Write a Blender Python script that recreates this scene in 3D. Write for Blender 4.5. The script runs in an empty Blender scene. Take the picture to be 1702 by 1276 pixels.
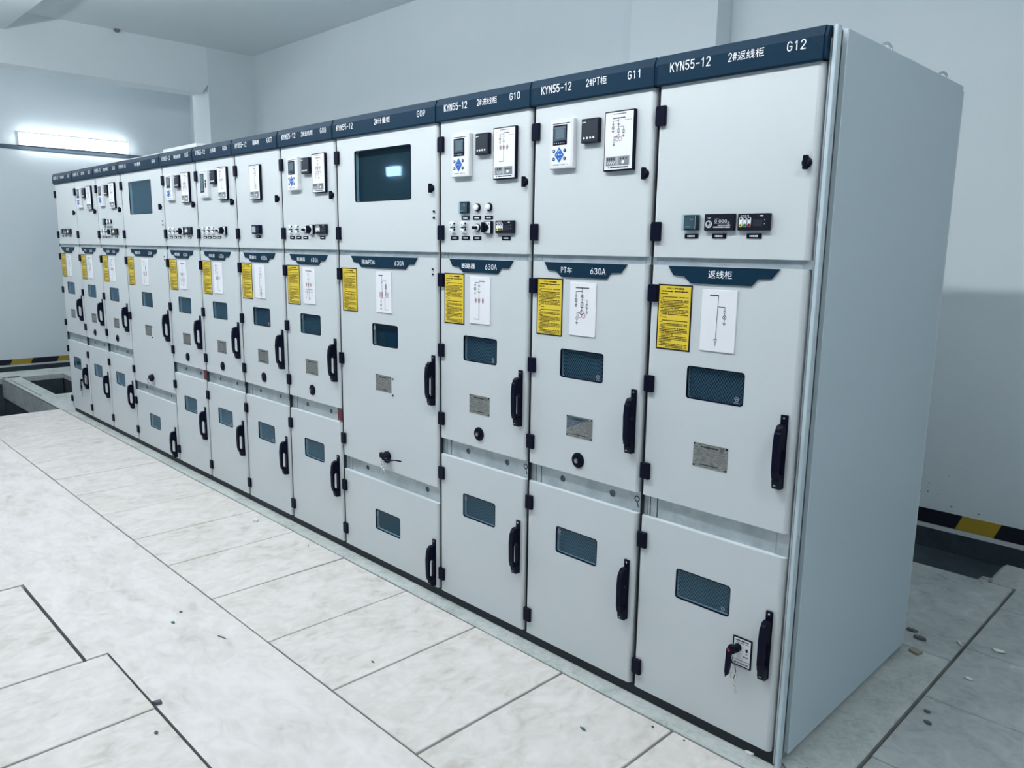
import bpy, bmesh, math, random
from math import sin, cos, pi, radians
from mathutils import Vector, Matrix
random.seed(11)
S = bpy.context.scene
C = S.collection

# ------------------------------------------------------------------ camera
CAM = (1.0206, -2.2347, 1.6780)
YAW, PITCH, ROLL = 0.787875, -0.174937, 0.0140009
cam_d = bpy.data.cameras.new('camera'); cam = bpy.data.objects.new('camera', cam_d); C.objects.link(cam)
fw = Vector((-sin(YAW)*cos(PITCH), cos(YAW)*cos(PITCH), sin(PITCH)))
rt = Vector((cos(YAW), sin(YAW), 0)); up = rt.cross(fw)
R_ = cos(ROLL)*rt + sin(ROLL)*up; U_ = -sin(ROLL)*rt + cos(ROLL)*up
m = Matrix((R_, U_, -fw)).transposed().to_4x4(); m.translation = Vector(CAM); cam.matrix_world = m
cam_d.sensor_fit = 'HORIZONTAL'; cam_d.sensor_width = 36.0; cam_d.lens = 36.0*1285.743/1702.0
cam_d.clip_start = 0.02; cam_d.clip_end = 60
S.camera = cam

# ------------------------------------------------------------------ world, exposure
W = bpy.data.worlds.new('world'); S.world = W; W.use_nodes = True
W.node_tree.nodes['Background'].inputs[0].default_value = (.55, .68, .82, 1)
W.node_tree.nodes['Background'].inputs[1].default_value = 0.15
S.view_settings.view_transform = 'Standard'
try: S.view_settings.look = 'None'
except Exception: pass
S.view_settings.gamma = 1.0; S.view_settings.use_curve_mapping = False
EXPOSURE = 0.0
S.view_settings.exposure = EXPOSURE
LAMP_COL = (.965, .985, 1.0)
LAMP_W = 84.0          # radiance of the tube diffusers
ZC = 4.116; YB = 2.93; XL = -11.2; YF = -3.7; XR = 4.2

# ------------------------------------------------------------------ materials
MATS = {}
def nt(name):
    mt = bpy.data.materials.new(name); mt.use_nodes = True
    n = mt.node_tree; b = n.nodes['Principled BSDF']; MATS[name] = mt
    return mt, n, b
def plain(name, col, rough=.5, metal=0., spec=.5, bump=0., bscale=200.):
    mt, n, b = nt(name)
    b.inputs['Base Color'].default_value = (*col, 1); b.inputs['Roughness'].default_value = rough
    b.inputs['Metallic'].default_value = metal; b.inputs['Specular IOR Level'].default_value = spec
    if bump:
        tc = n.nodes.new('ShaderNodeTexCoord'); ns = n.nodes.new('ShaderNodeTexNoise'); ns.inputs['Scale'].default_value = bscale
        bp = n.nodes.new('ShaderNodeBump'); bp.inputs['Strength'].default_value = bump; bp.inputs['Distance'].default_value = .002
        n.links.new(tc.outputs['Object'], ns.inputs['Vector']); n.links.new(ns.outputs['Fac'], bp.inputs['Height']); n.links.new(bp.outputs['Normal'], b.inputs['Normal'])
    return mt
def noisy(name, stops, scale=3., detail=8., dist=0., rough=.7, metal=0., stretch=(1,1,1), bump=.1, bdist=.003, scale2=None, amt2=.3, rough_var=0.):
    """colour ramp over world-space noise, with an optional second finer noise overlaid"""
    mt, n, b = nt(name); L = n.links.new
    ge = n.nodes.new('ShaderNodeNewGeometry'); mp = n.nodes.new('ShaderNodeMapping'); mp.inputs['Scale'].default_value = stretch
    L(ge.outputs['Position'], mp.inputs['Vector'])
    ns = n.nodes.new('ShaderNodeTexNoise'); ns.inputs['Scale'].default_value = scale; ns.inputs['Detail'].default_value = detail; ns.inputs['Distortion'].default_value = dist
    ns.inputs['Roughness'].default_value = .6
    L(mp.outputs[0], ns.inputs['Vector'])
    rp = n.nodes.new('ShaderNodeValToRGB'); e = rp.color_ramp.elements
    while len(e) < len(stops): e.new(.5)
    for k, (p, c) in enumerate(stops): e[k].position = p; e[k].color = (*c, 1)
    fac = ns.outputs['Fac']
    if scale2:
        n2 = n.nodes.new('ShaderNodeTexNoise'); n2.inputs['Scale'].default_value = scale2; n2.inputs['Detail'].default_value = 6; n2.inputs['Distortion'].default_value = 1.2
        L(mp.outputs[0], n2.inputs['Vector'])
        mx = n.nodes.new('ShaderNodeMix'); mx.data_type = 'FLOAT'; mx.inputs[0].default_value = amt2
        L(fac, mx.inputs[2]); L(n2.outputs['Fac'], mx.inputs[3]); fac = mx.outputs[0]
    L(fac, rp.inputs['Fac']); L(rp.outputs['Color'], b.inputs['Base Color'])
    b.inputs['Roughness'].default_value = rough; b.inputs['Metallic'].default_value = metal
    if bump:
        bp = n.nodes.new('ShaderNodeBump'); bp.inputs['Strength'].default_value = bump; bp.inputs['Distance'].default_value = bdist
        L(fac, bp.inputs['Height']); L(bp.outputs['Normal'], b.inputs['Normal'])
    return mt
def glow(name, col, s):
    mt, n, b = nt(name)
    b.inputs['Base Color'].default_value = (.8, .8, .8, 1)
    b.inputs['Emission Color'].default_value = (*col, 1); b.inputs['Emission Strength'].default_value = s
    return mt

plain('paint', (.555, .60, .62), .48, spec=1.0, bump=.04, bscale=350)
plain('side_paint', (.47, .57, .62), .45, bump=.05, bscale=250)
noisy('galvanised', [(.35, (.36, .42, .45)), (.65, (.48, .54, .57))], 14, 6, 0, .42, .55, (1, 1, 1), .03)
plain('navy', (.005, .026, .052), .5, spec=.1)
plain('navy_dark', (.004, .012, .025), .5)
plain('black', (.003, .004, .016), .45, spec=.1)
plain('black_soft', (.005, .007, .018), .5, spec=.2)
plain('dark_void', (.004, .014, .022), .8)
plain('plinth_black', (.008, .016, .024), .6)
plain('ink', (.008, .008, .014), .6, spec=.2)
plain('ink_grey', (.18, .19, .22), .6)
plain('ink_red', (.20, .012, .03), .6)
plain('print_white', (.80, .84, .88), .5)
plain('print_grey', (.35, .40, .46), .5)
plain('card_white', (.77, .79, .83), .3)
plain('abs_white', (.64, .665, .69), .4)
plain('abs_grey', (.20, .22, .24), .5)
plain('yellow', (.72, .54, .04), .4)
plain('red', (.35, .01, .03), .4)
plain('green', (.03, .30, .08), .4)
plain('pill_yellow', (.75, .70, .12), .4)
plain('blue_key', (.015, .12, .46), .35)
plain('blue_dark', (.012, .045, .14), .35)
plain('screen', (.065, .105, .135), .12)
plain('screen_light', (.12, .17, .20), .12)
plain('steel', (.62, .65, .68), .25, 1.0)
plain('zinc', (.50, .53, .56), .4, .8)
noisy('plate_metal', [(.4, (.20, .21, .20)), (.6, (.34, .35, .33))], 60, 4, 0, .35, .6, (1, 1, 3), .02)
plain('mesh_wire', (.20, .26, .35), .45, .1)
plain('red_brown', (.10, .012, .02), .5)
noisy('screed', [(.28, (.41, .385, .355)), (.44, (.56, .54, .52)), (.56, (.62, .60, .585)), (.72, (.67, .65, .635))], 2.0, 12, 1.4, .62, 0, (1, 1.6, 1), .10, .004, 9., .45)
noisy('plate_concrete', [(.28, (.39, .365, .33)), (.44, (.54, .52, .49)), (.56, (.605, .585, .565)), (.72, (.66, .64, .62))], 2.6, 12, 1.6, .62, 0, (1.4, 1, 1), .12, .004, 11., .5)
noisy('kerb_concrete', [(.30, (.26, .29, .28)), (.5, (.42, .46, .45)), (.7, (.52, .56, .56))], 5, 10, .8, .8, 0, (1, 1, 1), .25, .004, 30., .4)
noisy('old_concrete', [(.28, (.20, .22, .22)), (.46, (.35, .385, .385)), (.6, (.43, .465, .465)), (.74, (.68, .71, .71))], 2.4, 12, 1.2, .8, 0, (1, 1, 1), .25, .004, 14., .4)
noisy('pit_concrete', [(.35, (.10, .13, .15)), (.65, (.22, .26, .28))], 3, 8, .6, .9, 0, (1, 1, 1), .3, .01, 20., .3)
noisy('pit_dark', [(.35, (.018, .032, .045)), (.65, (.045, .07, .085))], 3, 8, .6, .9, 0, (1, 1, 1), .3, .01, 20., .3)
noisy('wall_paint', [(.3, (.68, .76, .80)), (.7, (.72, .79, .825))], 1.3, 5, .3, .85, 0, (1, 1, 1), .05, .003, 60., .15)
noisy('ceiling_paint', [(.3, (.75, .83, .865)), (.6, (.78, .85, .885)), (.8, (.82, .87, .90))], .9, 8, .8, .9, 0, (1, 1, 1), .05, .003, 12., .25)
plain('trunk_grey', (.06, .10, .14), .5)
plain('tape_yellow', (.42, .30, .03), .45)
plain('tape_black', (.006, .008, .02), .45)
plain('white_edge', (.60, .64, .66), .7)
plain('plaster', (.70, .72, .70), .9)
plain('leaf_green', (.06, .13, .12), .7)
plain('rubble', (.10, .11, .13), .9)
plain('wood', (.28, .26, .20), .8)
glow('lamp_tube', LAMP_COL, LAMP_W)
glow('end_lamp', (.92, .97, 1.0), 16.0)
glow('lamp_fill', LAMP_COL, LAMP_W*1.05)  # added fill light for the side panel and right-hand floor
glow('lamp_far', LAMP_COL, LAMP_W*.75)
glow('sign_glow', (.85, .95, 1.0), 22.0)
def wall_dirt():
    mt = MATS['wall_paint']; n = mt.node_tree; b = n.nodes['Principled BSDF']; L = n.links.new
    src = b.inputs['Base Color'].links[0].from_socket
    ge = n.nodes.new('ShaderNodeNewGeometry'); sp = n.nodes.new('ShaderNodeSeparateXYZ'); L(ge.outputs['Position'], sp.inputs[0])
    vo = n.nodes.new('ShaderNodeTexNoise'); vo.inputs['Scale'].default_value = 28; vo.inputs['Detail'].default_value = 3; L(ge.outputs['Position'], vo.inputs['Vector'])
    r1 = n.nodes.new('ShaderNodeMapRange'); r1.inputs[1].default_value = .66; r1.inputs[2].default_value = .70; L(vo.outputs['Fac'], r1.inputs[0])
    r2 = n.nodes.new('ShaderNodeMapRange'); r2.inputs[1].default_value = .42; r2.inputs[2].default_value = .12; L(sp.outputs['Z'], r2.inputs[0])
    mu = n.nodes.new('ShaderNodeMath'); mu.operation = 'MULTIPLY'; L(r1.outputs[0], mu.inputs[0]); L(r2.outputs[0], mu.inputs[1])
    r3 = n.nodes.new('ShaderNodeMapRange'); r3.inputs[1].default_value = -3.; r3.inputs[2].default_value = -1.; L(sp.outputs['X'], r3.inputs[0])
    m2 = n.nodes.new('ShaderNodeMath'); m2.operation = 'MULTIPLY'; L(mu.outputs[0], m2.inputs[0]); L(r3.outputs[0], m2.inputs[1]); mu = m2
    mx = n.nodes.new('ShaderNodeMix'); mx.data_type = 'RGBA'; L(mu.outputs[0], mx.inputs[0]); L(src, mx.inputs[6]); mx.inputs[7].default_value = (.08, .09, .10, 1)
    L(mx.outputs[2], b.inputs['Base Color'])
wall_dirt()
def pane_mat(name, tint, refl=.9):
    mt = bpy.data.materials.new(name); mt.use_nodes = True; n = mt.node_tree; n.nodes.clear(); L = n.links.new
    o = n.nodes.new('ShaderNodeOutputMaterial'); mx = n.nodes.new('ShaderNodeMixShader'); lw = n.nodes.new('ShaderNodeLayerWeight'); pw = n.nodes.new('ShaderNodeMath'); pw.operation = 'POWER'; pw.inputs[1].default_value = 5
    lw.inputs[0].default_value = .5; fr = n.nodes.new('ShaderNodeMath'); fr.operation = 'MULTIPLY_ADD'; fr.inputs[1].default_value = .95; fr.inputs[2].default_value = .04
    L(lw.outputs['Facing'], pw.inputs[0]); L(pw.outputs[0], fr.inputs[0])
    t = n.nodes.new('ShaderNodeBsdfTransparent'); t.inputs[0].default_value = (*tint, 1)
    g = n.nodes.new('ShaderNodeBsdfGlossy'); g.inputs[0].default_value = (.55*refl, .80*refl, 1.0*refl, 1); g.inputs[1].default_value = .03
    L(fr.outputs[0], mx.inputs[0]); L(t.outputs[0], mx.inputs[1]); L(g.outputs[0], mx.inputs[2]); L(mx.outputs[0], o.inputs[0]); MATS[name] = mt
pane_mat('pane', (.80, .92, .96), .75); pane_mat('clear_cover', (.85, .92, .92))

# ------------------------------------------------------------------ mesh builder
class MB:
    def __init__(s): s.v = []; s.f = []; s.m = []; s.sm = []; s.mats = []
    def mi(s, mat):
        if mat not in s.mats: s.mats.append(mat)
        return s.mats.index(mat)
    def add(s, vs, fs, mat, smooth=False):
        o = len(s.v); s.v += [tuple(v) for v in vs]; k = s.mi(mat)
        for f in fs: s.f.append(tuple(o+i for i in f)); s.m.append(k); s.sm.append(smooth)
        return s
    def box(s, x0, x1, y0, y1, z0, z1, mat, bev=0.):
        if bev > 0:
            bm = bmesh.new(); bmesh.ops.create_cube(bm, size=1)
            for v in bm.verts: v.co = Vector((x0+(v.co.x+.5)*(x1-x0), y0+(v.co.y+.5)*(y1-y0), z0+(v.co.z+.5)*(z1-z0)))
            bmesh.ops.bevel(bm, geom=bm.edges[:], offset=bev, segments=1, profile=.5, affect='EDGES')
            bm.verts.index_update(); s.add([v.co[:] for v in bm.verts], [[v.index for v in f.verts] for f in bm.faces], mat); bm.free(); return s
        return s.add([(x0,y0,z0),(x1,y0,z0),(x1,y1,z0),(x0,y1,z0),(x0,y0,z1),(x1,y0,z1),(x1,y1,z1),(x0,y1,z1)],
                     [(0,3,2,1),(4,5,6,7),(0,1,5,4),(1,2,6,5),(2,3,7,6),(3,0,4,7)], mat)
    def quad(s, x0, x1, z0, z1, y, mat):      # sheet facing -y
        return s.add([(x0,y,z0),(x1,y,z0),(x1,y,z1),(x0,y,z1)], [(0,1,2,3)], mat)
    def line(s, x0, z0, x1, z1, w, y, mat):
        d = Vector((x1-x0, z1-z0)); l = d.length or 1e-6; d /= l; nx, nz = -d.y*w/2, d.x*w/2
        return s.add([(x0+nx,y,z0+nz),(x0-nx,y,z0-nz),(x1-nx,y,z1-nz),(x1+nx,y,z1+nz)], [(0,1,2,3)], mat)
    def ring(s, cx, cz, r, w, y, mat, n=14):
        vs = []; fs = []
        for i in range(n):
            a = 2*pi*i/n; vs += [(cx+r*cos(a),y,cz+r*sin(a)), (cx+(r-w)*cos(a),y,cz+(r-w)*sin(a))]
        for i in range(n): j = (i+1) % n; fs.append((2*i,2*i+1,2*j+1,2*j))
        return s.add(vs, fs, mat)
    def disc(s, cx, cz, r, y, mat, n=14):
        return s.add([(cx+r*cos(2*pi*i/n),y,cz+r*sin(2*pi*i/n)) for i in range(n)], [tuple(range(n))], mat)
    def cyl(s, cx, cz, prof, mat, n=20, smooth=False, sx=1.):  # axis along y; prof = [(r,y)...] front last
        vs = []; fs = []
        for r, y in prof:
            for i in range(n): a = 2*pi*i/n; vs.append((cx+r*cos(a)*sx, y, cz+r*sin(a)))
        for k in range(len(prof)-1):
            for i in range(n): j = (i+1) % n; fs.append((k*n+i, k*n+j, (k+1)*n+j, (k+1)*n+i))
        s.add(vs, fs, mat, smooth)
        k = (len(prof)-1)*n; s.add(vs[k:], [tuple(range(n))], mat); return s
    def prism_yz(s, x0, x1, poly, mat, holes=()):   # polygon in (y,z), extruded in x
        pts, tris, loops = fill([poly]+list(holes)); n = len(pts)
        vs = [(x0,a,b) for a,b in pts] + [(x1,a,b) for a,b in pts]
        fs = [t for t in tris] + [tuple(n+i for i in reversed(t)) for t in tris]
        for lp in loops:
            for i in range(len(lp)): a, b = lp[i], lp[(i+1) % len(lp)]; fs.append((a, b, n+b, n+a))
        return s.add(vs, fs, mat)
    def prism_xz(s, y0, y1, poly, mat, holes=(), back=True):
        pts, tris, loops = fill([poly]+list(holes)); n = len(pts)
        vs = [(a,y0,b) for a,b in pts] + [(a,y1,b) for a,b in pts]
        fs = [t for t in tris] + ([tuple(n+i for i in reversed(t)) for t in tris] if back else [])
        for lp in loops:
            for i in range(len(lp)): a, b = lp[i], lp[(i+1) % len(lp)]; fs.append((a, b, n+b, n+a))
        return s.add(vs, fs, mat)
    def prism_xy(s, z0, z1, poly, mat):
        n = len(poly); vs = [(a,b,z0) for a,b in poly]+[(a,b,z1) for a,b in poly]
        fs = [tuple(range(n)), tuple(n+i for i in range(n))]+[(i,(i+1)%n,n+(i+1)%n,n+i) for i in range(n)]
        return s.add(vs, fs, mat)
    def tube(s, pts, r, mat, n=8, closed=False):
        P = [Vector(p) for p in pts]; vs = []; fs = []; N = len(P)
        for i, p in enumerate(P):
            if closed: t = P[(i+1)%N]-P[i-1]
            else: t = P[min(i+1,N-1)]-P[max(i-1,0)]
            t.normalize(); a = t.orthogonal() if i == 0 else (a - t*a.dot(t)); a.normalize(); b = t.cross(a)
            for k in range(n): q = 2*pi*k/n; vs.append((p+a*r*cos(q)+b*r*sin(q))[:])
        for i in range(N if closed else N-1):
            j = (i+1) % N
            for k in range(n): l = (k+1) % n; fs.append((i*n+k, i*n+l, j*n+l, j*n+k))
        if not closed: fs += [tuple(range(n)), tuple((N-1)*n+k for k in range(n))]
        return s.add(vs, fs, mat, True)
    def mesh(s, name):
        me = bpy.data.meshes.new(name); me.from_pydata(s.v, [], s.f)
        for k in s.mats: me.materials.append(MATS[k])
        me.polygons.foreach_set('material_index', s.m); me.polygons.foreach_set('use_smooth', s.sm)
        bm = bmesh.new(); bm.from_mesh(me); bmesh.ops.recalc_face_normals(bm, faces=bm.faces[:]); bm.to_mesh(me); bm.free()
        me.update(); return me
def fill(loops):
    bm = bmesh.new(); out = []; k = 0; pts = []
    for lp in loops:
        vs = [bm.verts.new((a, 0, b)) for a, b in lp]; pts += list(lp)
        for i in range(len(vs)): bm.edges.new((vs[i], vs[(i+1) % len(vs)]))
        out.append(list(range(k, k+len(lp)))); k += len(lp)
    bm.verts.index_update()
    bmesh.ops.triangle_fill(bm, edges=bm.edges[:], use_beauty=True, normal=(0, -1, 0))
    tris = [tuple(v.index for v in f.verts) for f in bm.faces]; bm.free()
    return pts, tris, out
def rrect(x0, x1, z0, z1, r, n=4):
    P = []
    for cx, cz, a0 in ((x1-r,z1-r,0),(x0+r,z1-r,90),(x0+r,z0+r,180),(x1-r,z0+r,270)):
        for k in range(n+1): a = radians(a0+90*k/n); P.append((cx+r*cos(a), cz+r*sin(a)))
    return P
def circ(cx, cz, r, n=16): return [(cx+r*cos(2*pi*i/n), cz+r*sin(2*pi*i/n)) for i in range(n)]

def O(name, mesh, parent=None, loc=(0,0,0), **kw):
    o = bpy.data.objects.new(name, mesh); C.objects.link(o); o.location = loc
    if parent: o.parent = parent
    for k, v in kw.items(): o[k] = v
    return o
CACHE = {}
def shared(key, name, fn):
    if key not in CACHE:
        b = MB(); fn(b); CACHE[key] = b.mesh(name)
    return CACHE[key]
def text_into(b, txt, x0, x1, z0, z1, y, mat, bold=.006):
    c = bpy.data.curves.new('lettering', 'FONT'); c.body = txt; c.offset = bold; c.resolution_u = 2
    o = bpy.data.objects.new('lettering', c); C.objects.link(o)
    me = bpy.data.meshes.new_from_object(o.evaluated_get(bpy.context.evaluated_depsgraph_get()))
    bpy.data.objects.remove(o); bpy.data.curves.remove(c)
    xs = [v.co.x for v in me.vertices]; ys = [v.co.y for v in me.vertices]
    a0, a1, b0, b1 = min(xs), max(xs), min(ys), max(ys)
    b.add([(x0+(v.co.x-a0)/(a1-a0)*(x1-x0), y, z0+(v.co.y-b0)/(b1-b0)*(z1-z0)) for v in me.vertices], [tuple(p.vertices) for p in me.polygons], mat)
    bpy.data.meshes.remove(me)
def _arc(cx, cy, rx, ry, a0, a1, n=8): return [(cx+rx*cos(radians(a0+(a1-a0)*k/n)), cy+ry*sin(radians(a0+(a1-a0)*k/n))) for k in range(n+1)]
GLYPH = {
 '0': [_arc(.5,.7,.42,.3,0,180)+_arc(.5,.3,.42,.3,180,360)+[(.92,.7)]], '1': [[(.22,.80),(.56,1),(.56,0)]],
 '2': [_arc(.5,.72,.42,.28,170,-35)+[(.06,0),(.95,0)]], '3': [_arc(.48,.75,.40,.25,150,-90), _arc(.48,.26,.45,.26,90,-150)],
 '4': [[(.70,0),(.70,1),(.05,.30),(.98,.30)]], '5': [[(.90,1),(.16,1),(.12,.54)]+_arc(.48,.32,.44,.32,130,-150)],
 '6': [[(.72,1),(.14,.48)], _arc(.5,.3,.42,.3,0,360,14)], '7': [[(.05,1),(.95,1),(.35,0)]],
 '8': [_arc(.5,.76,.36,.24,0,360,12), _arc(.5,.27,.43,.27,0,360,12)], '9': [_arc(.5,.7,.42,.3,0,360,14), [(.86,.52),(.28,0)]],
 'G': [_arc(.5,.7,.43,.3,25,180)+_arc(.5,.3,.43,.3,180,360)+[(.93,.48),(.55,.48)]],
 'K': [[(.10,1),(.10,0)], [(.93,1),(.10,.38)], [(.38,.60),(.97,0)]], 'Y': [[(.02,1),(.5,.48),(.98,1)], [(.5,.48),(.5,0)]],
 'N': [[(.08,0),(.08,1),(.92,0),(.92,1)]], '-': [[(.10,.47),(.92,.47)]],
 '#': [[(.18,.06),(.34,.94)], [(.66,.06),(.82,.94)], [(-.02,.34),(.98,.34)], [(.04,.68),(1.04,.68)]],
 'P': [[(.10,0),(.10,1),(.55,1)]+_arc(.55,.74,.37,.26,90,-90)+[(.10,.48)]], 'T': [[(0,1),(1,1)], [(.5,1),(.5,0)]],
 'A': [[(0,0),(.5,1),(1,0)], [(.18,.33),(.82,.33)]] }
def sign_text(b, txt, x0, x1, z0, z1, y, mat):
    """condensed sign lettering: stroked Latin and digits, filled Chinese characters"""
    H = z1-z0; adv = [.56 if ch in GLYPH else 1.08 for ch in txt]; k = (x1-x0)/sum(adv); x = x0; w = H*.125
    for ch, a in zip(txt, adv):
        aw = a*k
        if ch in GLYPH:
            gx0, gw, gh = x+aw*.10, aw*.74, H*.93
            for pl in GLYPH[ch]:
                for p, q in zip(pl, pl[1:]): b.line(gx0+p[0]*gw, z0+p[1]*gh+w/2, gx0+q[0]*gw, z0+q[1]*gh+w/2, w, y, mat)
                for p in pl: b.disc(gx0+p[0]*gw, z0+p[1]*gh+w/2, w/2, y-.00005, mat, 8)
        else: text_into(b, ch, x+aw*.04, x+aw*.95, z0, z1+w*.3, y, mat)
        x += aw
def dashes(b, x0, x1, z, h, y, mat, rnd, fill_=.9, cw=None):
    """a row of tiny print too small to read in the photograph"""
    cw = cw or h*.9; x = x0
    while x < x1-cw*.5:
        w = min(cw*rnd.uniform(.6, 1.0), x1-x)
        if rnd.random() < fill_:
            hh = h*rnd.uniform(.65, 1); b.quad(x, x+w, z-hh/2, z+hh/2, y, mat)
        x += w+cw*.18

# ------------------------------------------------------------------ the room
def struct(name, b, parent=None, **kw):
    o = O(name, b.mesh(name), parent, **kw)
    if parent is None: o['kind'] = 'structure'
    return o
XP = -9.11
b = MB(); b.box(XL-.2, XR+.2, YB, YB+.2, -.9, ZC+.1, 'wall_paint'); wall_back = struct('wall_back', b)
b = MB(); b.box(-2.77, -2.03, YB-.19, YB, 0, ZC, 'wall_paint', .004); struct('pillar', b, wall_back)
b = MB(); b.box(XP-.50, XP, 2.30, YB, 0, ZC-.001, 'wall_paint'); struct('pillar', b, wall_back)
b = MB(); b.box(XL-.2, XL, YF-.2, YB+.2, -.9, ZC+.1, 'wall_paint'); wall_left = struct('wall_left', b)
plain('front_paint', (.13, .185, .23), .7)
b = MB(); b.box(XL-.2, XR+.2, YF-.2, YF, -.9, ZC+.1, 'front_paint'); wall_front = struct('wall_front', b)
b = MB(); b.box(XR, XR+.2, YF-.2, YB+.2, -.9, ZC+.1, 'wall_paint'); struct('wall_right', b)
b = MB(); b.box(XL-.2, XR+.2, YF-.2, YB+.2, ZC, ZC+.2, 'ceiling_paint'); ceiling = struct('ceiling', b)
b = MB()   # cross beam over the far end of the row, with the haunch where it meets the pillar
b.prism_yz(XP-.32, XP, [(YF, 3.556), (2.215, 3.556), (2.30, 3.67), (2.30, ZC), (YF, ZC)], 'ceiling_paint'); struct('ceiling_beam', b, ceiling)
b = MB(); b.prism_yz(XL, XR, [(.295, ZC), (.09, 3.907), (-.75, 3.907), (-.95, ZC)], 'ceiling_paint'); struct('ceiling_beam', b, ceiling)
b = MB(); b.cyl(0, 0, [(.035, 0), (.035, .02), (.02, .035)], 'ink_grey'); o = struct('ceiling_hook', b, ceiling); o.rotation_euler = (-pi/2, 0, 0); o.location = (XP+.05, 1.22, ZC)

# skirting tape: black and yellow slanted bands with a bare white edge below
def tape(name, wall):
    L0, L1 = ((XL, XR) if wall == 'back' else (YF, YB))
    b = MB()
    if wall == 'back': b.box(L0, L1, YB-.006, YB, -.028, 0, 'white_edge')
    else: b.box(XL, XL+.006, L0, L1, -.024, .0, 'white_edge')
    base = struct(name, b)
    y1 = .092 if wall == 'back' else .074
    def band(mat):
        def f(q):
            w = .21 if (mat == 'tape_yellow') == (wall == 'back') else .33
            w = {('back','tape_yellow'): .21, ('back','tape_black'): .30, ('left','tape_yellow'): .245, ('left','tape_black'): .325}[(wall, mat)]
            s = .035
            pl = [(0, 0), (w, 0), (w+s, y1), (s, y1)] if wall == 'back' else [(0, 0), (w, 0), (w+s, y1), (s, y1)]
            if wall == 'back': q.prism_xz(-.004, 0, pl, mat)
            else: q.prism_yz(0, .004, pl, mat)
        return shared(('tape', wall, mat), 'stripe', f)
    per = .51 if wall == 'back' else .57
    a = -.272 if wall == 'back' else .262
    k = math.floor((L0-a)/per)+1
    x = a+k*per
    while x < L1-.3:
        w = .21 if wall == 'back' else .245
        for off, mt in ((0, 'tape_yellow'), (w, 'tape_black')):
            if wall == 'back':
                if -1.6 < x+off < .9 or x < -9.6: O('stripe', band(mt), base, (x+off, YB, .002))
            else:
                if -.6 < x+off < 2.4: O('stripe', band(mt), base, (XL, x+off, .002))
        x += per
tape('trim_1', 'back'); tape('trim_2', 'left')

# ------------------------------------------------------------------ floor
FT = .12   # slab edge thickness seen in the gaps
b = MB()
def slab(x0, x1, y0, y1, mat='screed', z=0., t=FT, bev=.004): b.box(x0, x1, y0, y1, z-t, z, mat, bev)
for x0, x1, y0, y1 in ((XL+.55, XR, -1.322, -.806), (XL+.55, -3.226, -2.085, -1.322), (XL+.55, XR, YF, -2.085), (-3.226, -2.25, -1.404, -1.322)):
    b.box(x0, x1, y0, y1, -FT, 0, 'screed')
floor = struct('floor', b)
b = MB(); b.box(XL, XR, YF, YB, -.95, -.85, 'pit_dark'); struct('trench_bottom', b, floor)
def child_box(name, args, mat, bev=.004, **kw):
    q = MB(); q.box(*args, mat, bev); return struct(name, q, floor, **kw)
child_box('kerb', (-8.52, .203, -.056, 1.185, -.85, 0), 'kerb_concrete')
child_box('back_slab', (-8.52, .203, 1.195, 2.205, -.85, -.002), 'old_concrete')
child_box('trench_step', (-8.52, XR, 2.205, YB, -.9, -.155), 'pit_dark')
child_box('trench_dark_face', (-8.52, XR, YB-.004, YB-.0005, -.155, -.029), 'pit_dark', 0)  # thin dark sheet over the wall below floor level
child_box('trench_dark_face', (XL+.0005, XL+.004, YF, YB, -.13, -.0245), 'pit_dark', 0)
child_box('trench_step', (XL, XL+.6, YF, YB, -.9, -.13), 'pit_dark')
child_box('concrete_block', (.085, .62, 2.225, 2.52, -.155, .012), 'old_concrete', .02)
child_box('concrete_block', (.02, .10, 2.22, 2.34, -.155, -.02), 'old_concrete', .02)
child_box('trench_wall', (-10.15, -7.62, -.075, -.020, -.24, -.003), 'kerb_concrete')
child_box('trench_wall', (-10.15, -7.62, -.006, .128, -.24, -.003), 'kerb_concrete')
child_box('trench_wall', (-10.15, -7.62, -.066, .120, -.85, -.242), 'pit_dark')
child_box('pit_rim', (-10.15, -7.62, -.075, -.066, -.01, .004), 'zinc', .001)
child_box('trench_wall', (-8.56, -8.3, .128, 1.2, -.85, -.004), 'kerb_concrete')
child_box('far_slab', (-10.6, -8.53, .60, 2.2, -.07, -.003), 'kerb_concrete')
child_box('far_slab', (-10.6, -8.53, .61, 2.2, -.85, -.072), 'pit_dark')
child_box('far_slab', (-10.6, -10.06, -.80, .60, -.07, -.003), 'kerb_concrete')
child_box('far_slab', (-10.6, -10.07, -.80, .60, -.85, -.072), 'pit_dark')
child_box('trench_end', (-7.72, -7.62, -.80, -.07, -.85, -.045), 'pit_concrete')
child_box('trench_wall', (-10.1, -.0, -.95, -.81, -.85, -.13), 'pit_concrete')
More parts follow.
